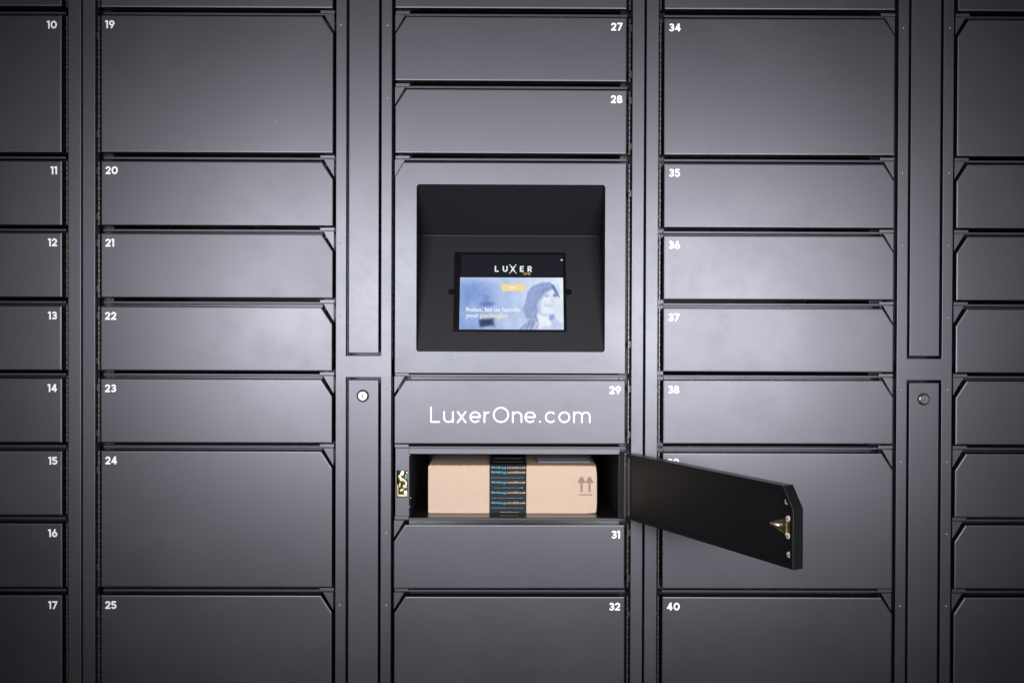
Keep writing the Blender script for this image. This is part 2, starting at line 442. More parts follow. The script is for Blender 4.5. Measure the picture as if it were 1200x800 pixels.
LAY = {
 'A': [(-2, 0, None), (0, 2, '10'), (2, 3, '11'), (3, 4, '12'), (4, 5, '13'), (5, 6, '14'), (6, 7, '15'), (7, 8, '16'), (8, 10, '17')],
 'B': [(-2, 0, None), (0, 2, '19'), (2, 3, '20'), (3, 4, '21'), (4, 5, '22'), (5, 6, '23'), (6, 8, '24'), (8, 10, '25')],
 'C': [(-2, 0, None), (0, 1, '27'), (1, 2, '28'), (2, 5, 'kiosk'), (5, 6, '29'), (6, 7, 'open'), (7, 8, '31'), (8, 10, '32')],
 'D': [(-2, 0, None), (0, 2, '34'), (2, 3, '35'), (3, 4, '36'), (4, 5, '37'), (5, 6, '38'), (6, 8, '39'), (8, 10, '40')],
 'E': [(-2, 0, None), (0, 2, None), (2, 3, None), (3, 4, None), (4, 5, None), (5, 6, None), (6, 7, None), (7, 8, None), (8, 10, None)],
}
def shell(parent, u0, u1):
    ubox('back_panel', u0, u1, VTOP, VBOT, 276.2, 280, M['inner'], parent, 0)
    ubox('top_panel', u0, u1, VTOP-6, VTOP-0.2, 0.5, 280, M['frame'], parent, 0.001)
    ubox('bottom_panel', u0, u1, VBOT+0.2, VBOT+6, 0.5, 280, M['frame'], parent, 0.001)
def base(u0, u1): return P((u0+u1)/2, VBOT+6, 140)
EXTRA = {}
def column(parent, col, stile_outer):
    jambs(parent, col, stile_outer)
    for k0, k1, n in LAY[col]:
        shelf(parent, col, k0)
        if n == 'kiosk': continue
        if n == 'open':
            EXTRA['open_door'] = make_door(parent, col, k0, k1, None, angle=116.6); continue
        make_door(parent, col, k0, k1, n)
    shelf(parent, col, 10)
left = empty('locker_cabinet', base(-267, 96.2), 'dark locker cabinet at the left edge, its doors numbered 10 to 17', 'locker', 'parcel locker cabinets in a row')
shell(left, -267, 96.0)
ubox('hinge_stile', 80.6, 96.0, VTOP, VBOT, 0, 12.8, M['frame'], left, 0.0016)
column(left, 'A', 96.0)
spine(left, -233.9, [], [0, 2, 3, 4, 5, 6, 7, 8], 464)
mid = empty('locker_cabinet', base(97, 754.2), 'dark locker cabinet in the middle with the screen kiosk and one door open', 'locker', 'parcel locker cabinets in a row')
shell(mid, 97.6, 754.0)
ubox('hinge_stile', 97.6, 112.4, VTOP, VBOT, 0, 12.8, M['frame'], mid, 0.0012)
ubox('hinge_stile', 739.8, 754.0, VTOP, VBOT, 0, 12.8, M['frame'], mid, 0.0012)
column(mid, 'B', 97.6); column(mid, 'C', 754.0)
spine(mid, 425.9, [0, 2, 3, 4, 5, 6, 8], [0, 1, 2, 5, 6, 7, 8], 463.5)
right = empty('locker_cabinet', base(756, 1414), 'dark locker cabinet on the right with white numbers 34 to 40', 'locker', 'parcel locker cabinets in a row')
shell(right, 756.2, 1413.5)
ubox('hinge_stile', 756.2, 770.8, VTOP, VBOT, 0, 12.8, M['frame'], right, 0.0012)
ubox('hinge_stile', 1398.6, 1413.5, VTOP, VBOT, 0, 12.8, M['frame'], right, 0.0012)
column(right, 'D', 756.2); column(right, 'E', 1413.5)
spine(right, 1084.4, [0, 2, 3, 4, 5, 6, 8], [0, 2, 3, 4, 5, 6, 7, 8], 465.5, (417.8, 443.4), 35)

# ------------------------------------------------------------------ web address on door 29
d29 = [o for o in mid.children if o.name.startswith('door') and abs(ANCH[o.name].z-P(0, T(5)+37.5).z) < 1e-4 and ANCH[o.name].x > 0][0]
CAP = 18.6; xh = 0.715; hw = 0.047
def letters(ch):
    c = xh/2; rr = c-hw
    if ch == 'L': return [([(hw, 1), (hw, hw), (.60, hw)], False)]
    if ch == 'u': return [([(hw, xh), (hw, .28)]+arc(.325, .28, .27, .28-hw, 180, 360, 16)+[(.595, xh)], False), ([(.595, .4), (.595, 0)], False)]
    if ch == 'x': return [([(.03, 0), (.57, xh)], False), ([(.03, xh), (.57, 0)], False)]
    if ch == 'e': return [([(.06, c), (.68, c)], False), (arc(.36, c, .31, rr, 0, 318, 30), False)]
    if ch == 'r': return [([(hw, 0), (hw, xh)], False), (arc(.30, .40, .245, .26, 180, 82, 14), False)]
    if ch == 'O': return [(arc(.52, .5, .46, .5-hw, 0, 360, 48), True)]
    if ch == 'n': return [([(hw, 0), (hw, xh)], False), (arc(.325, .42, .27, .24, 180, 0, 18)+[(.595, 0)], False)]
    if ch == '.': return [([(.085, .075)], False)]
    if ch == 'c': return [(arc(.36, c, .31, rr, 42, 318, 28), False)]
    if ch == 'o': return [(arc(.37, c, .32, rr, 0, 360, 36), True)]
    if ch == 'm': return [([(hw, 0), (hw, xh)], False), (arc(.30, .44, .245, .22, 180, 0, 16)+[(.545, 0)], False), (arc(.79, .44, .245, .22, 180, 0, 16)+[(1.035, 0)], False)]
st = []
for ch, x in zip('LuxerOne.com', (504.4, 519.8, 535.6, 550.4, 567.0, 577.6, 600.2, 614.8, 631.4, 638.8, 654.6, 672.0)):
    for s, cl in letters(ch): st.append(([(px+(x-504.4)/CAP, pz) for px, pz in s], cl))
me = glyph_mesh('lettering', st, hw, M['white'], CAP*S, 0.022)
link('lettering', me, d29, P(504.4, 494.0, 0)+Vector((0, -0.0006, 0)))

# ------------------------------------------------------------------ open door fittings (door 30)
od = EXTRA['open_door']; od['label'] = 'door 30 standing open, its black inner side towards the camera'
hA = ANCH[od.name]; hu = PITCH-GAP; yb = (TH-PD)*S-0.0035   # inner panel depth, local
def onto_door(name, me, x, y, z):
    o = bpy.data.objects.new(name, me); COL.objects.link(o); o.parent = od; o.location = (x, y, z); ANCH[o.name] = hA; return o
wu = COLS['C']['u1']-COLS['C']['u0']
xe = -(PIV+wu)*S          # latch edge of the door, local x
bm = bmesh.new(); add_cyl(bm, (0, 0, 0), 0.0048, 0.0046, 0.0016, 'y', 16, dome=0.0014)
add_box(bm, -0.0020, 0.0020, 0.0024, 0.00305, -0.0004, 0.0004, 1); add_box(bm, -0.0004, 0.0004, 0.0024, 0.0031, -0.0020, 0.0020, 1)
scr = mesh_bm('screw', bm, [M['steel'], M['dark']])
for x, z in ((0.0150, 0.0370), (0.0125, 0.0125), (0.0125, -0.0128), (0.0105, -0.0400)):
    s = onto_door('screw', scr, xe+x, yb, z); s.rotation_euler = (0, R(random.uniform(0, 90)), 0)
# triangular striker: mounting strip, dished triangle and a pin near its tip
bm = bmesh.new(); add_box(bm, 0.0, 0.0062, 0, 0.0012, -0.0135, 0.0135)
tri = [(0.0064, -0.0132), (0.0420, -0.0024), (0.0420, 0.0024), (0.0064, 0.0132)]
tri = [(x, z) for x, z in tri]
R1 = [bm.verts.new((x, 0.0, z)) for x, z in tri]; R2 = [bm.verts.new((x, 0.0030, z)) for x, z in offset_poly(tri, 0.0006)]
R3 = [bm.verts.new((x, 0.0030, z)) for x, z in offset_poly(tri, 0.0020)]; R4 = [bm.verts.new((x, 0.0008, z)) for x, z in offset_poly(tri, 0.0026)]
for A_, B_ in ((R1, R2), (R2, R3), (R3, R4)):
    for i in range(4): bm.faces.new((A_[i], A_[(i+1) % 4], B_[(i+1) % 4], B_[i]))
bm.faces.new(R4); bm.faces.new(R1)
onto_door('striker', mesh_bm('striker', bm, M['brass']), xe+0.0085, yb, 0.0)
bm = bmesh.new(); add_cyl(bm, (0, 0, 0), 0.0018, 0.0018, 0.012, 'x', 12)
pin = onto_door('striker_pin', mesh_bm('striker_pin', bm, M['steel'], True), xe+0.0085+0.0215, yb+0.0030, 0.0)
# door 30's number is on its outer face, out of sight here
# fixed hinge leaf with its screw on the hinge post
leaf = ubox('hinge_leaf', 731.4, 735.6, T(6)+0.5, T(7)-GAP+1.0, -4.5, 12.9, M['hinge'], mid, 0.0008)
rivet(leaf, 733.0, T(6)+13, -4.6)
# ------------------------------------------------------------------ latch in the post of the open compartment
def part_box(name, u0, u1, v0, v1, d0, d1, mat, parent): return ubox(name, u0, u1, v0, v1, d0, d1, mat, parent, 0.0004)
lt = part_box('latch_mechanism', 464.2, 476.2, 553.0, 584.0, 26, 29.8, M['dark'], mid)
part_box('latch_frame', 464.0, 465.2, 570, 583.8, 16, 25.8, M['brass'], lt)
part_box('latch_frame', 465.4, 476.2, 581.6, 584.0, 15, 25.8, M['brass'], lt)
rl = random.Random(4)
for nm, u, v, wd, ht, dp, an, mt in (
    ('latch_pin', 469.8, 556.4, 3.4, 5.0, 9, 20, 'steel'), ('latch_lever', 467.2, 562.6, 3.0, 7.5, 6, -25, 'brass'), ('latch_lever', 471.0, 565.4, 5.2, 2.4, 4, 30, 'brass'),
    ('latch_spring', 466.6, 570.8, 1.8, 5.0, 7, 10, 'brass'), ('latch_lever', 472.8, 572.4, 4.6, 4.0, 8, -15, 'brass'), ('latch_pin', 474.6, 568.0, 1.4, 3.4, 9, 0, 'steel'),
    ('latch_spring', 468.6, 577.4, 4.6, 2.2, 5, -20, 'brass'), ('latch_lever', 469.4, 572.8, 1.6, 6.4, 3, 35, 'dark'), ('latch_lever', 475.0, 556.0, 1.6, 3.0, 7, 0, 'brass')):
    bm = bmesh.new(); add_box(bm, -wd/2*S, wd/2*S, -dp*S, 0, -ht/2*S, ht/2*S)
    bmesh.ops.bevel(bm, geom=list(bm.edges), offset=0.0005, segments=2, affect='EDGES')
    o = link(nm, mesh_bm(nm, bm, M[mt]), lt, P(u, v, 25.8)); o.rotation_euler = (0, R(an), 0)
part_box('latch_arm', 472.0, 475.8, 577.2, 581.2, 16, 25.8, M['steel'], lt)
part_box('circuit_board', 472.8, 476.0, 558.0, 563.5, 18, 25.8, M['board'], lt)
sw = [(0.0, 535.3, 18), (0.0, 588.4, 32), (0.0, 597.0, 20)]
for _, v, d in sw:
    bm = bmesh.new(); add_cyl(bm, (0, 0, 0), 0.0019, 0.0018, 0.0002, 'x', 10, dome=0.0011)
    link('rivet', mesh_bm('rivet', bm, M['steel'], True), mid, P(COLS['C']['in0'], v, d))

# ------------------------------------------------------------------ kiosk panel: plate with a wedge-shaped recess
c = COLS['C']; v0, v1 = T(2)+0.4, T(5)-GAP+2.6
ku, kv = (c['u0']+c['u1'])/2, (v0+v1)/2
def kz(v): return (kv-v)*S
def kx(u): return (u-ku)*S
outer = [(kx(c['u0']), kz(v1)), (kx(c['u1']), kz(v1)), (kx(c['u1']), kz(v0)), (kx(c['u0']+10), kz(v0)), (kx(c['u0']), kz(v0+17))]
HO = (488.0, 708.2, 216.2, 410.8)
hole = []
for (cu, cv, a0) in ((HO[0]+3, HO[3]-3, 180), (HO[1]-3, HO[3]-3, 270), (HO[1]-3, HO[2]+3, 0), (HO[0]+3, HO[2]+3, 90)):
    for i in range(5):
        a = R(a0+90*i/4); hole.append((kx(cu+3*math.cos(a)), kz(cv-3*math.sin(a))))
link('hinge', hinge_mesh(v1-v0, 1), mid, P(c['u1']+PIV, kv, PD))
kp = link('kiosk_panel', plate_with_holes('kiosk_panel', outer, [hole], 4*S, 0.0013, M['paint']), mid, P(ku, kv, 0.2))
DL, VL, TAP = 45.0, 271.4, 2.0      # crease of the wedge
def kp3(u, v, d): return (P(u, v, d)-P(ku, kv, 0))
r0, r1, r2, r3 = HO[0]-0.6, HO[1]+0.6, HO[2]-0.6, HO[3]+0.6
vv = [kp3(r0, r2, 3.0), kp3(r1, r2, 3.0), kp3(r1, r3, 3.0), kp3(r0, r3, 3.0), kp3(r0+TAP+.6, VL, DL), kp3(r1-TAP-.6, VL, DL)]
bm = bmesh.new()
q = [bm.verts.new(v) for v in vv]
for f in ((0, 1, 5, 4), (4, 5, 2, 3), (0, 4, 3), (1, 2, 5)): bm.faces.new([q[i] for i in f])
ce = bm.edges.get((q[4], q[5]))
bmesh.ops.bevel(bm, geom=[ce]+[e for e in bm.edges if not e.is_boundary and e is not ce], offset=0.0022, segments=3, affect='EDGES')
me = bpy.data.meshes.new('recess'); bmesh.ops.recalc_face_normals(bm, faces=bm.faces)
if sum(f.normal.y*f.calc_area() for f in bm.faces) > 0: bmesh.ops.reverse_faces(bm, faces=bm.faces)
bm.to_mesh(me); bm.free(); me.materials.append(M['moulding'])
so = link('recess', me, kp, P(ku, kv, 0))
sm = so.modifiers.new('thickness', 'SOLIDIFY'); sm.thickness = 0.003; sm.offset = -1
# tie-down holes of the kiosk wings beside the screen come with the tablet below

# ------------------------------------------------------------------ tablet lying on the sloping face of the recess
A0 = P(0, VL, DL); A1 = P(0, HO[3], 3.0)
slope = math.atan2((A1.y-A0.y), (A1.z-A0.z))
down = Vector((0, A1.y-A0.y, A1.z-A0.z)).normalized()       # down the slope
nrm = Vector((1, 0, 0)).cross(down).normalized()
if nrm.y > 0: nrm = -nrm
LEN = (A1-A0).length
Tc = P(597.4, VL, DL); Tc = Vector((Tc.x, A0.y, A0.z))+down*(0.155*LEN)+nrm*0.0003
rot = Matrix((Vector((1, 0, 0)), -nrm, -down)).transposed().to_4x4()   # local x right, local y into the slope, local z up the slope
tab = empty('touchscreen', Tc+down*(99.3*S), 'lit black touchscreen tablet sunk in the kiosk recess, showing a woman and a slogan', 'screen')
tab.matrix_world = Matrix.Translation(Tc+down*(99.3*S)) @ rot
def tlink(name, me, x, y, z, parent=tab):
    o = bpy.data.objects.new(name, me); COL.objects.link(o); o.parent = parent; o.location = (x, y, z); return o
TW, THh = 133.0*S, 99.3*S
me = loft('bezel', rect(-TW/2, TW/2, 0, THh), bevel_rings(0.0012)+[(0, 0.006)], M['bezel'])
tlink('bezel', me, 0, -0.006, 0)
def tz(b): return THh-b*S          # b: grid units down from the tablet's top
# picture: a colour field painted on a fine grid (what the display shows)
PX0, PX1, PB0, PB1 = -59.8, 63.4, 32.6, 97.6
NX, NZ = 260, 140
gx, gz = np.meshgrid(np.linspace(0, 1, NX+1), np.linspace(0, 1, NZ+1), indexing='ij')   # gz from the top down
ax = gx*882+135; az = gz*435+300
img = np.zeros((NX+1, NZ+1, 3))
def sm(e0, e1, x):
    t = np.clip((x-e0)/(e1-e0), 0, 1); return t*t*(3-2*t)
def blend(mask, col, k=1.0):
    global img
    mk = (mask*k)[..., None]; img = img*(1-mk)+np.array(col, float)*mk
def ell(cx, cy, rx, ry, ang=0, soft=0.15):
    a = R(ang); dx = ax-cx; dy = az-cy
    X = (dx*math.cos(a)+dy*math.sin(a))/rx; Y = (-dx*math.sin(a)+dy*math.cos(a))/ry
    return 1-sm(1-soft, 1+soft, np.hypot(X, Y))
def polyg(pts, soft=8):
    ins = np.zeros(ax.shape, bool); dist = np.full(ax.shape, 1e9)
    n = len(pts)
    for i in range(n):
        x0, y0 = pts[i]; x1, y1 = pts[(i+1) % n]
        cond = ((y0 > az) != (y1 > az)) & (ax < (x1-x0)*(az-y0)/((y1-y0) if y1 != y0 else 1e-9)+x0)
        ins ^= cond
        L2 = (x1-x0)**2+(y1-y0)**2
        t = np.clip(((ax-x0)*(x1-x0)+(az-y0)*(y1-y0))/L2, 0, 1)
        dist = np.minimum(dist, np.hypot(ax-x0-t*(x1-x0), az-y0-t*(y1-y0)))
    sd = np.where(ins, -dist, dist)
    return 1-sm(-soft, soft, sd)
g = sm(0.0, 1.0, gx)[..., None]
img = np.array((142, 168, 220.))*(1-g)+np.array((222, 234, 248.))*g
blend(sm(0.25, 0.0, gz), (214, 224, 244), 0.45)
blend(ell(250, 420, 170, 90, 0, 0.6), (124, 152, 212), 0.7)
blend(ell(560, 560, 120, 140, 0, 0.7), (176, 196, 234), 0.7)
blend(ell(620, 650, 160, 60, 0, 0.7), (190, 206, 238), 0.8)
blend(ell(370, 525, 60, 22, 0, 0.5), (86, 110, 170), 0.7)
blend(ell(360, 480, 25, 30, 0, 0.6), (120, 146, 204), 0.6)
blend(polyg([(300, 655), (420, 645), (428, 700), (310, 715)], 14), (46, 58, 92), 0.95)
blend(polyg([(410, 640), (430, 640), (440, 720), (425, 720)], 10), (92, 112, 160), 0.5)
blend(ell(1005, 420, 50, 110, 0, 0.6), (236, 246, 246), 0.9)
blend(ell(975, 400, 16, 60, 0, 0.6), (196, 214, 228), 0.6)
# jacket, neck, hair, face
blend(polyg([(610, 760), (700, 690), (775, 640), (930, 640), (1040, 690), (1040, 760)], 10), (206, 218, 242))
blend(polyg([(780, 600), (900, 600), (915, 700), (800, 720)], 12), (238, 243, 253))
hair = [(700, 640), (672, 560), (700, 480), (712, 425), (755, 372), (830, 340), (905, 338), (945, 368), (988, 470),
        (962, 452), (925, 392), (880, 425), (838, 490), (815, 570), (790, 625), (740, 650)]
blend(polyg(hair, 9), (154, 172, 214))
hm = polyg(hair, 4)
for k in range(26):                      # strands
    t = k/25; x0 = 905-175*t; x1 = 875-200*t+30*math.sin(k*2.1)
    st_ = polyg([(x0, 335+40*t), (x0+9, 337+40*t), (x1-20+6, 470+140*t), (x1-28, 468+140*t)], 5)
    blend(st_*hm, (112, 133, 186) if (k*7) % 3 else (196, 210, 238), 0.5)
blend(polyg([(862, 415), (925, 384), (958, 440), (966, 500), (944, 572), (900, 612), (858, 618), (806, 592), (796, 530), (822, 462)], 10), (232, 239, 252))
blend(polyg([(812, 600), (800, 530), (826, 458), (838, 470), (822, 530), (828, 596)], 10), (176, 194, 230), 0.8)
blend(polyg([(835, 400), (925, 372), (940, 392), (880, 424), (838, 470), (815, 480)], 9), (122, 142, 194), 0.6)
blend(polyg([(912, 352), (942, 370), (988, 472), (952, 440), (928, 392)], 6), (78, 96, 152), 0.7)
blend(ell(878, 455, 20, 7, -6, 0.5), (120, 138, 186), 0.75); blend(ell(944, 452, 15, 9, 10, 0.5), (76, 92, 152), 0.85)
blend(ell(876, 436, 24, 4, -8, 0.6), (160, 176, 214), 0.7); blend(ell(944, 433, 16, 4, 12, 0.6), (140, 156, 202), 0.7)
blend(polyg([(916, 455), (934, 506), (910, 514), (914, 486)], 9), (204, 216, 240), 0.75)
blend(ell(893, 534, 33, 9, 4, 0.5), (168, 178, 214), 0.75); blend(ell(893, 533, 24, 4, 4, 0.5), (250, 252, 255), 0.9)
blend(ell(862, 612, 46, 12, 8, 0.7), (186, 202, 234), 0.7)
blend(polyg([(772, 606), (800, 650), (760, 735), (625, 735), (700, 680)], 9), (150, 168, 212), 0.75)
for k, (xa, ya, xb, yb_) in enumerate(((770, 612, 800, 690), (700, 690, 640, 740), (735, 665, 690, 740), (760, 650, 735, 740), (800, 690, 770, 742))):
    blend(polyg([(xa, ya), (xa+9, ya+3), (xb+9, yb_), (xb, yb_)], 5), (84, 100, 148), 0.6)
blend(polyg([(900, 612), (935, 604), (948, 636), (915, 660), (892, 650)], 7), (126, 144, 194), 0.75)
blend(polyg([(905, 660), (960, 640), (1000, 735), (930, 735)], 14), (190, 204, 234), 0.6)
blend(ell(888, 690, 15, 11, 0, 0.5), (250, 252, 255), 0.9)
rs = np.random.RandomState(3)
for r_ in (7, 17, 34):
    g0 = rs.rand((NX+1)//r_+3, (NZ+1)//r_+3)
    fi = np.arange(NX+1)/r_; fj = np.arange(NZ+1)/r_
    i0 = fi.astype(int); j0 = fj.astype(int); ti = (fi-i0)[:, None]; tj = (fj-j0)[None, :]
    gg_ = (g0[i0][:, j0]*(1-ti)*(1-tj)+g0[i0+1][:, j0]*ti*(1-tj)+g0[i0][:, j0+1]*(1-ti)*tj+g0[i0+1][:, j0+1]*ti*tj)
    img = img+((gg_-0.5)*13)[..., None]
for _ in range(3):
    pd = np.pad(img, ((1, 1), (1, 1), (0, 0)), 'edge')
    img = (pd[:-2, 1:-1]+pd[2:, 1:-1]+pd[1:-1, :-2]+pd[1:-1, 2:]+2*pd[1:-1, 1:-1])/6
img = np.clip(img, 0, 255)/255
limg = np.where(img <= 0.04045, img/12.92, ((img+0.055)/1.055)**2.4)
xs = (PX0+(PX1-PX0)*gx)*S; zs = THh-(PB0+(PB1-PB0)*gz)*S
verts = np.stack([xs, np.zeros_like(xs), zs], -1).reshape(-1, 3)
faces = [(i*(NZ+1)+j, i*(NZ+1)+j+1, (i+1)*(NZ+1)+j+1, (i+1)*(NZ+1)+j) for i in range(NX) for j in range(NZ)]
mp = bpy.data.materials.new('display_picture'); mp.use_nodes = True
b = mp.node_tree.nodes['Principled BSDF']; at = mp.node_tree.nodes.new('ShaderNodeVertexColor'); at.layer_name = 'picture'
b.inputs['Base Color'].default_value = (0.002, 0.002, 0.002, 1); b.inputs['Roughness'].default_value = 0.25; b.inputs['Specular IOR Level'].default_value = 0.3
mp.node_tree.links.new(at.outputs[0], b.inputs['Emission Color']); b.inputs['Emission Strength'].default_value = 0.98
me = mesh_from('display', verts, faces, mp)
ca = me.color_attributes.new('picture', 'FLOAT_COLOR', 'POINT')
ca.data.foreach_set('color', np.concatenate([limg.reshape(-1, 3), np.ones(((NX+1)*(NZ+1), 1))], 1).astype(np.float32).ravel())
disp = tlink('display', me, 0, -0.00635, 0)
# dark page header
hd = loft('page_header', rect((PX0+1)*S, PX1*S, tz(32.5), tz(3.5)), [(0, 0), (0, 0.0002)], glow('header_glow', lin((17, 19, 29))))
hdr = tlink('page_header', hd, 0, -0.00635, 0)
def flat_text(txt, size, mat, name, res=3, bold=0.0):
    cu = bpy.data.curves.new(name, 'FONT'); cu.body = txt; cu.size = size; cu.resolution_u = res; cu.offset = bold*size; cu.space_character = 0.94
    o = bpy.data.objects.new(name, cu); COL.objects.link(o)
    bpy.context.view_layer.update()
    me = bpy.data.meshes.new_from_object(o.evaluated_get(bpy.context.evaluated_depsgraph_get()))
    COL.objects.unlink(o); bpy.data.objects.remove(o)
    n = len(me.vertices); co = np.zeros(n*3); me.vertices.foreach_get('co', co); co = co.reshape(-1, 3)
    out = np.stack([co[:, 0], np.zeros(n), co[:, 1]], -1)
    me.vertices.foreach_set('co', out.ravel()); me.materials.clear(); me.materials.append(mat); me.name = name; me.update()
    return me, co[:, 0].min(), co[:, 0].max(), co[:, 1].min(), co[:, 1].max()
gw = glow('screen_white', lin((240, 244, 250))); gy = glow('screen_yellow', lin((238, 226, 178))); gg = glow('screen_gold', lin((214, 176, 92)))
# wordmark in the header: spaced letters with small ticks round the X
def mark(ch):
    h = 0.10
    if ch == 'L': return [([(h, 1), (h, h), (.62, h)], False)]
    if ch == 'U': return [([(h, 1), (h, .40)]+arc(.40, .40, .30, .30, 180, 360, 14)+[(.70, 1)], False)]
    if ch == 'X': return [([(.05, 0), (.70, 1)], False), ([(.05, 1), (.70, 0)], False)]
    if ch == 'E': return [([(.62, 1-h), (h, 1-h), (h, h), (.62, h)], False), ([(h, .5), (.55, .5)], False)]
    if ch == 'R': return [([(h, 0), (h, 1-h), (.36, 1-h)]+arc(.36, .67, .22, .23, 90, -90, 12)+[(h, .44)], False), ([(.30, .44), (.62, 0)], False)]
st = []
mh = 7.4
for ch, x in zip('LUXER', (579.2, 588.4, 597.6, 608.4, 617.4)):
    for s, cl in mark(ch): st.append(([(px*1.0+(x-579.2)*1.03/mh, pz) for px, pz in s], cl))
X0 = (597.6-579.2)*1.03/mh
for dx, dz, sx, sz in ((-.18, -.12, .09, -.14), (.92, -.12, -.09, -.14), (-.18, 1.12, .09, .14), (.92, 1.12, -.09, .14)):
    st.append(([(X0+dx+.05*(1 if dx < 0 else -1), dz), (X0+dx+sx, dz+sz)], False))
lx, ly = (579.2-597)*1.03, (319.3-296)*1.09
wm = glyph_mesh('wordmark', st, 0.105, gw, mh*S, 0.04)
tlink('wordmark', wm, lx*S, -0.00665-0.00635*0, tz(ly), tab)
me, x0, x1, z0, z1 = flat_text('ONE', 0.004, gg, 'wordmark_small', bold=0.01)
k = 8.8*S/(x1-x0); o = tlink('wordmark_small', me, (612.2-597)*1.03*S-x0*k, -0.00665, tz((322.8-296)*1.09)); o.scale = (k, 1, 3.1*S/(z1-z0))
# status light dot, button and slogan
bm = bmesh.new(); add_box(bm, -1.2*S, 1.2*S, 0, 0.0002, -0.9*S, 0.9*S); tlink('status_dot', mesh_bm('status_dot', bm, glow('dot_green', lin((170, 235, 205)))), (657.3-597)*1.03*S, -0.00665, tz((305.2-296)*1.09))
btn = loft('button', rect(-13.9*S, 13.9*S, -4.6*S, 4.6*S), [(0.0001, 0), (0, 0.0002)], glow('button_yellow', lin((240, 218, 158))))
bo = tlink('button', btn, (600.6-597)*1.03*S, -0.0066, tz((337.6-296)*1.09))
bm = bmesh.new(); add_box(bm, -4.2*S, 4.2*S, 0, 0.0001, -0.8*S, 0.8*S); tlink('button_caption', mesh_bm('button_caption', bm, glow('caption_pale', lin((248, 240, 214)))), 0, -0.0003, 0, bo)
def slogan(txt, u0, u1, v, mat):
    me, x0, x1, z0, z1 = flat_text(txt, 0.01, mat, 'slogan', bold=0.012)
    k = (u1-u0)*1.03*S/(x1-x0); o = tlink('slogan', me, (u0-597)*1.03*S-x0*k, -0.00665, tz((v-296)*1.09)); o.scale = (k, 1, 1.22)
slogan('Relax, let us handle', 546.6, 609.0, 365.3, gw); slogan('your', 546.4, 561.0, 371.9, gw); slogan('packages', 562.6, 594.2, 371.9, gy)
# mounting lugs of the tablet, dark hooked tabs left and right
for sx in (-1, 1):
    bm = bmesh.new(); add_cyl(bm, (0, 0, 0), 3.6*S, 3.3*S, -0.003, 'y', 18); add_box(bm, -sx*5.4*S if sx > 0 else 0, 0 if sx > 0 else 5.4*S, -0.0028, 0, -1.6*S, 2.6*S)
    add_cyl(bm, (sx*0.8*S, -0.003, -1.9*S), 0.5*S, 0.4*S, -0.0003, 'y', 10, 0)
    tlink('mounting_lug', mesh_bm('mounting_lug', bm, [M['bezel'], M['steel']]), sx*(66.5+3.8)*S, 0, tz(49.5))

# ------------------------------------------------------------------ parcel in the open compartment
BU0, BU1, BV0, BV1, BD = 498.8, 703.8, 550.6, 608.3, 40.0
bw, bh, bd = (BU1-BU0)*S, (BV1-BV0)*S, 0.27
bx = empty('cardboard_box', P((BU0+BU1)/2, BV1, BD), 'taped brown cardboard parcel lying inside the open locker compartment', 'box')
bm = bmesh.new()
NXb, NZb, NYb = 40, 10, 12
bmesh.ops.create_cube(bm, size=1)
bmesh.ops.scale(bm, vec=(bw, bd, bh), verts=bm.verts); bmesh.ops.translate(bm, vec=(0, bd/2, bh/2), verts=bm.verts)
bmesh.ops.bevel(bm, geom=list(bm.edges), offset=0.0011, segments=2, affect='EDGES')
bmesh.ops.subdivide_edges(bm, edges=[e for e in bm.edges if e.calc_length() > 0.03], cuts=14, use_grid_fill=True)
from mathutils import noise
for v in bm.verts:
    n = noise.noise_vector(v.co*22)
    e = 0.00035
    v.co += Vector((n.x*e, n.y*e*0.8, n.z*e*0.6))
    # corner on the front right is a little crushed
    q = max(0, 1-(Vector((v.co.x-bw/2, v.co.y, v.co.z-bh))).length/0.016); v.co += Vector((-0.0016, 0.0012, -0.0012))*q
    q = max(0, 1-(Vector((v.co.x-bw/2, v.co.y, v.co.z))).length/0.016); v.co += Vector((-0.0014, 0.0012, 0.0012))*q
    v.co.z = max(v.co.z, 0.0)
carton = link('carton', mesh_bm('carton', bm, M['card'], False), bx, ANCH[bx.name])
# raw board edge of the top flap along the front
bm = bmesh.new()
n = 50
for i in range(n):
    x0 = -bw/2+0.003+(bw-0.006)*i/n; x1 = -bw/2+0.003+(bw-0.006)*(i+1)/n
    j = random.uniform(0, 0.0007)
    add_box(bm, x0, x1, -0.0005-j*0.5, 0.004, bh-0.0003, bh+0.0010+j)
fe = link('flap_edge', mesh_bm('flap_edge', bm, M['cardedge']), bx, ANCH[bx.name])
fe.delta_location = (0, 0.001, 0)
# tape folding from the front over the top
tu0, tu1 = 574.2, 617.0
def bxu(px): return (594+(px-594)*1.0357-(BU0+BU1)/2)*S
tx0, tx1 = bxu(574.0), bxu(617.2)
bm = bmesh.new(); prof = [(-0.0016, 0.0005), (-0.0016, bh-0.001), (-0.0010, bh+0.0012), (0.0012, bh+0.0022), (bd*0.97, bh+0.0020)]
prof2 = [(y+0.0007, z-(0.0007 if i > 1 else 0)) for i, (y, z) in enumerate(prof)]
fr = [[bm.verts.new((x, y, z)) for x in (tx0, tx1)] for y, z in prof]
bk = [[bm.verts.new((x, y, z)) for x in (tx0, tx1)] for y, z in prof2]
for i in range(len(prof)-1):
    bm.faces.new((fr[i][0], fr[i][1], fr[i+1][1], fr[i+1][0])); bm.faces.new((bk[i+1][0], bk[i+1][1], bk[i][1], bk[i][0]))
    for s in (0, 1): bm.faces.new((fr[i][s], fr[i+1][s], bk[i+1][s], bk[i][s]))
bm.faces.new((fr[0][0], bk[0][0], bk[0][1], fr[0][1])); bm.faces.new((fr[-1][0], fr[-1][1], bk[-1][1], bk[-1][0]))
tape = link('tape', mesh_bm('tape', bm, M['tape']), bx, ANCH[bx.name])
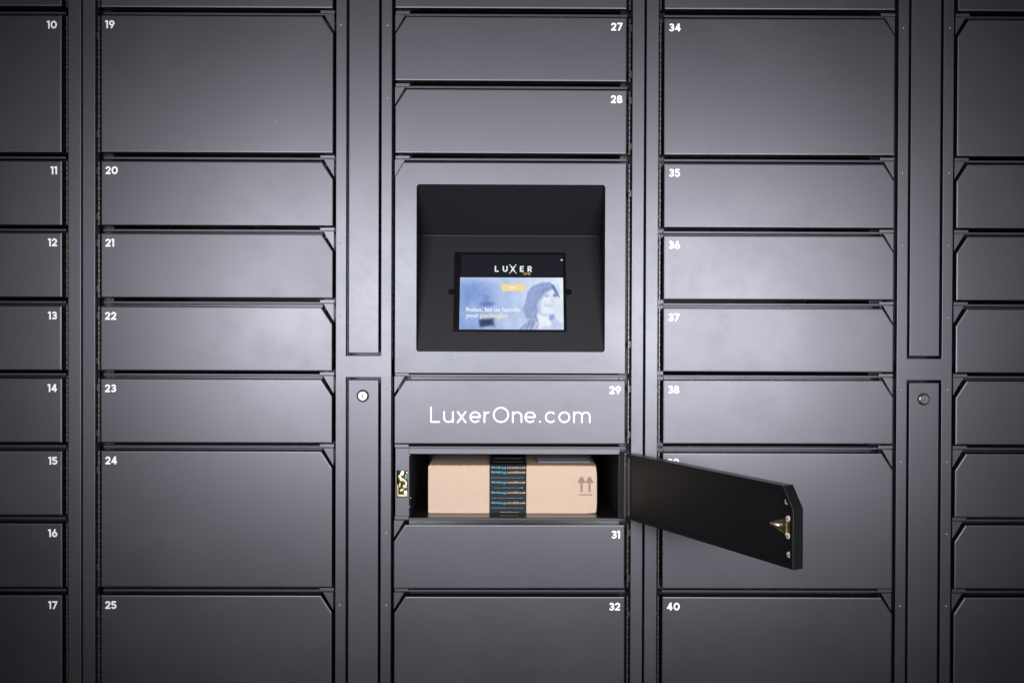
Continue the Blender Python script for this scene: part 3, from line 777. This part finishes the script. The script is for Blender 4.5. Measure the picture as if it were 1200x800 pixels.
# printing on the tape, upside down as it was stuck on
tb, bx0, bx1, bz0, bz1 = flat_text('Prime', 0.01, M['tapeblue'], 'tape_print', bold=0.02)
ta, ax0, ax1, az0, az1 = flat_text('amazon', 0.01, M['tapetan'], 'tape_print', bold=0.012)
smile = glyph_mesh('tape_smile', [(arc(0, 0.62, 0.85, 0.62, 205, 335, 20), False), ([(.62, .02), (.86, .36)], False)], 0.07, M['tapeorange'], 0.01, 0.05)
wt = tx1-tx0
tA = ANCH[bx.name]
def tape_obj(me, x, z, sx, sz, on_top=None):
    o = link('tape_print', me, tape, tA)
    if on_top is None:
        o.location = (x, -0.0019, z); o.rotation_euler = (0, math.pi, 0)
    else:
        o.location = (x, on_top, bh+0.0026); o.rotation_euler = (-math.pi/2, 0, math.pi) if False else (R(-90), math.pi, 0)
    o.scale = (sx, 1, sz); return o
def zrow(py): return (BV1-(391+(py-391)*1.0357))*S
for i, py in enumerate((552.8, 564.6, 576.6, 588.6)):
    z = zrow(py); hgt = 2.9*S
    kb = wt*0.40/(bx1-bx0); kc = wt*0.50/(ax1-ax0)
    xb = tx0+wt*0.045; xa = tx0+wt*0.475
    tape_obj(tb, xb+bx1*kb, z+hgt/2, kb, hgt/(bz1-bz0)*1.0)
    tape_obj(ta, xa+ax1*kc, z+hgt/2*0.8, kc, hgt*0.72/(az1-az0))
    tape_obj(smile, xa+wt*0.26, z+hgt*0.62, 0.62, 0.28)
strip_cache = {}
def thin_row(z, x0, x1, mat, h=0.0011):
    bm = bmesh.new(); x = x0
    rnd = random.Random(int(z*1e5))
    while x < x1-0.001:
        wd = rnd.uniform(0.0011, 0.0024); hh = h*rnd.uniform(0.55, 1.0)
        add_box(bm, x, min(x+wd, x1), -0.0001, 0.0001, -hh/2, hh/2); x += wd+rnd.uniform(0.0004, 0.0008)
    o = link('tape_print', mesh_bm('tape_print', bm, mat), tape, tA); o.location = (0, -0.0018, z)
for i, py in enumerate((558.8, 570.6, 582.6, 594.2)):
    thin_row(zrow(py), tx0+wt*(0.05 if i != 1 else 0.1), tx1-wt*(0.07 if i != 1 else 0.13), M['tapeteal'], 0.0017)
    thin_row(zrow(py)+0.0001, tx1-wt*0.15, tx1-wt*0.075, M['tapeblue'], 0.0020)
thin_row(zrow(599.0), tx0+wt*0.3, tx1-wt*0.2, M['tapetan'], 0.0009)
# a printed line right at the fold and two on the top
z = zrow(547.2); kb = wt*0.40/(bx1-bx0); kc = wt*0.50/(ax1-ax0)
tape_obj(tb, tx0+wt*0.045+bx1*kb, z+2.4*S/2, kb, 2.4*S/(bz1-bz0)); tape_obj(ta, tx0+wt*0.475+ax1*kc, z+2.0*S/2, kc, 2.0*S/(az1-az0))
for yy, mt in ((0.045, M['tapeteal']), (0.095, M['tapetan'])):
    bm = bmesh.new(); x = tx0+wt*0.08
    while x < tx1-wt*0.08:
        wd = random.uniform(0.0012, 0.0026); add_box(bm, x, x+wd, -0.0026, 0.0026, 0, 0.0002); x += wd+0.0007
    o = link('tape_print', mesh_bm('tape_print', bm, mt), tape, tA); o.location = (0, yy, bh+0.00235)
# shipping label on the top
lb = loft('shipping_label', rect(-0.052, 0.052, -0.04, 0.04), [(0.0002, 0), (0, 0.0004)], M['label'])
l = link('shipping_label', lb, bx, ANCH[bx.name]); l.location = (bxu(663), 0.030+0.045, bh+0.0026); l.rotation_euler = (R(-90), 0, 0)
# handling mark: two arrows over a bar
for px in (682.0, 691.4):
    st = [([(0, 0), (0, .78)], False), ([(-.20, .60), (0, .97)], False), ([(.20, .60), (0, .97)], False), ([(-.1, .66), (.1, .66)], False)]
    me = glyph_mesh('arrow_mark', st, 0.062, M['ink'], 18.6*S, 0.03)
    o = link('arrow_mark', me, bx, ANCH[bx.name]); o.location = (bxu(px), -0.0012, zrow(575.4))
bm = bmesh.new(); add_box(bm, bxu(679.0), bxu(694.6), -0.0002, 0.0002, -0.0011, 0.0011)
o = link('arrow_bar', mesh_bm('arrow_bar', bm, M['ink']), bx, ANCH[bx.name]); o.location = (0, -0.0010, zrow(578.6))
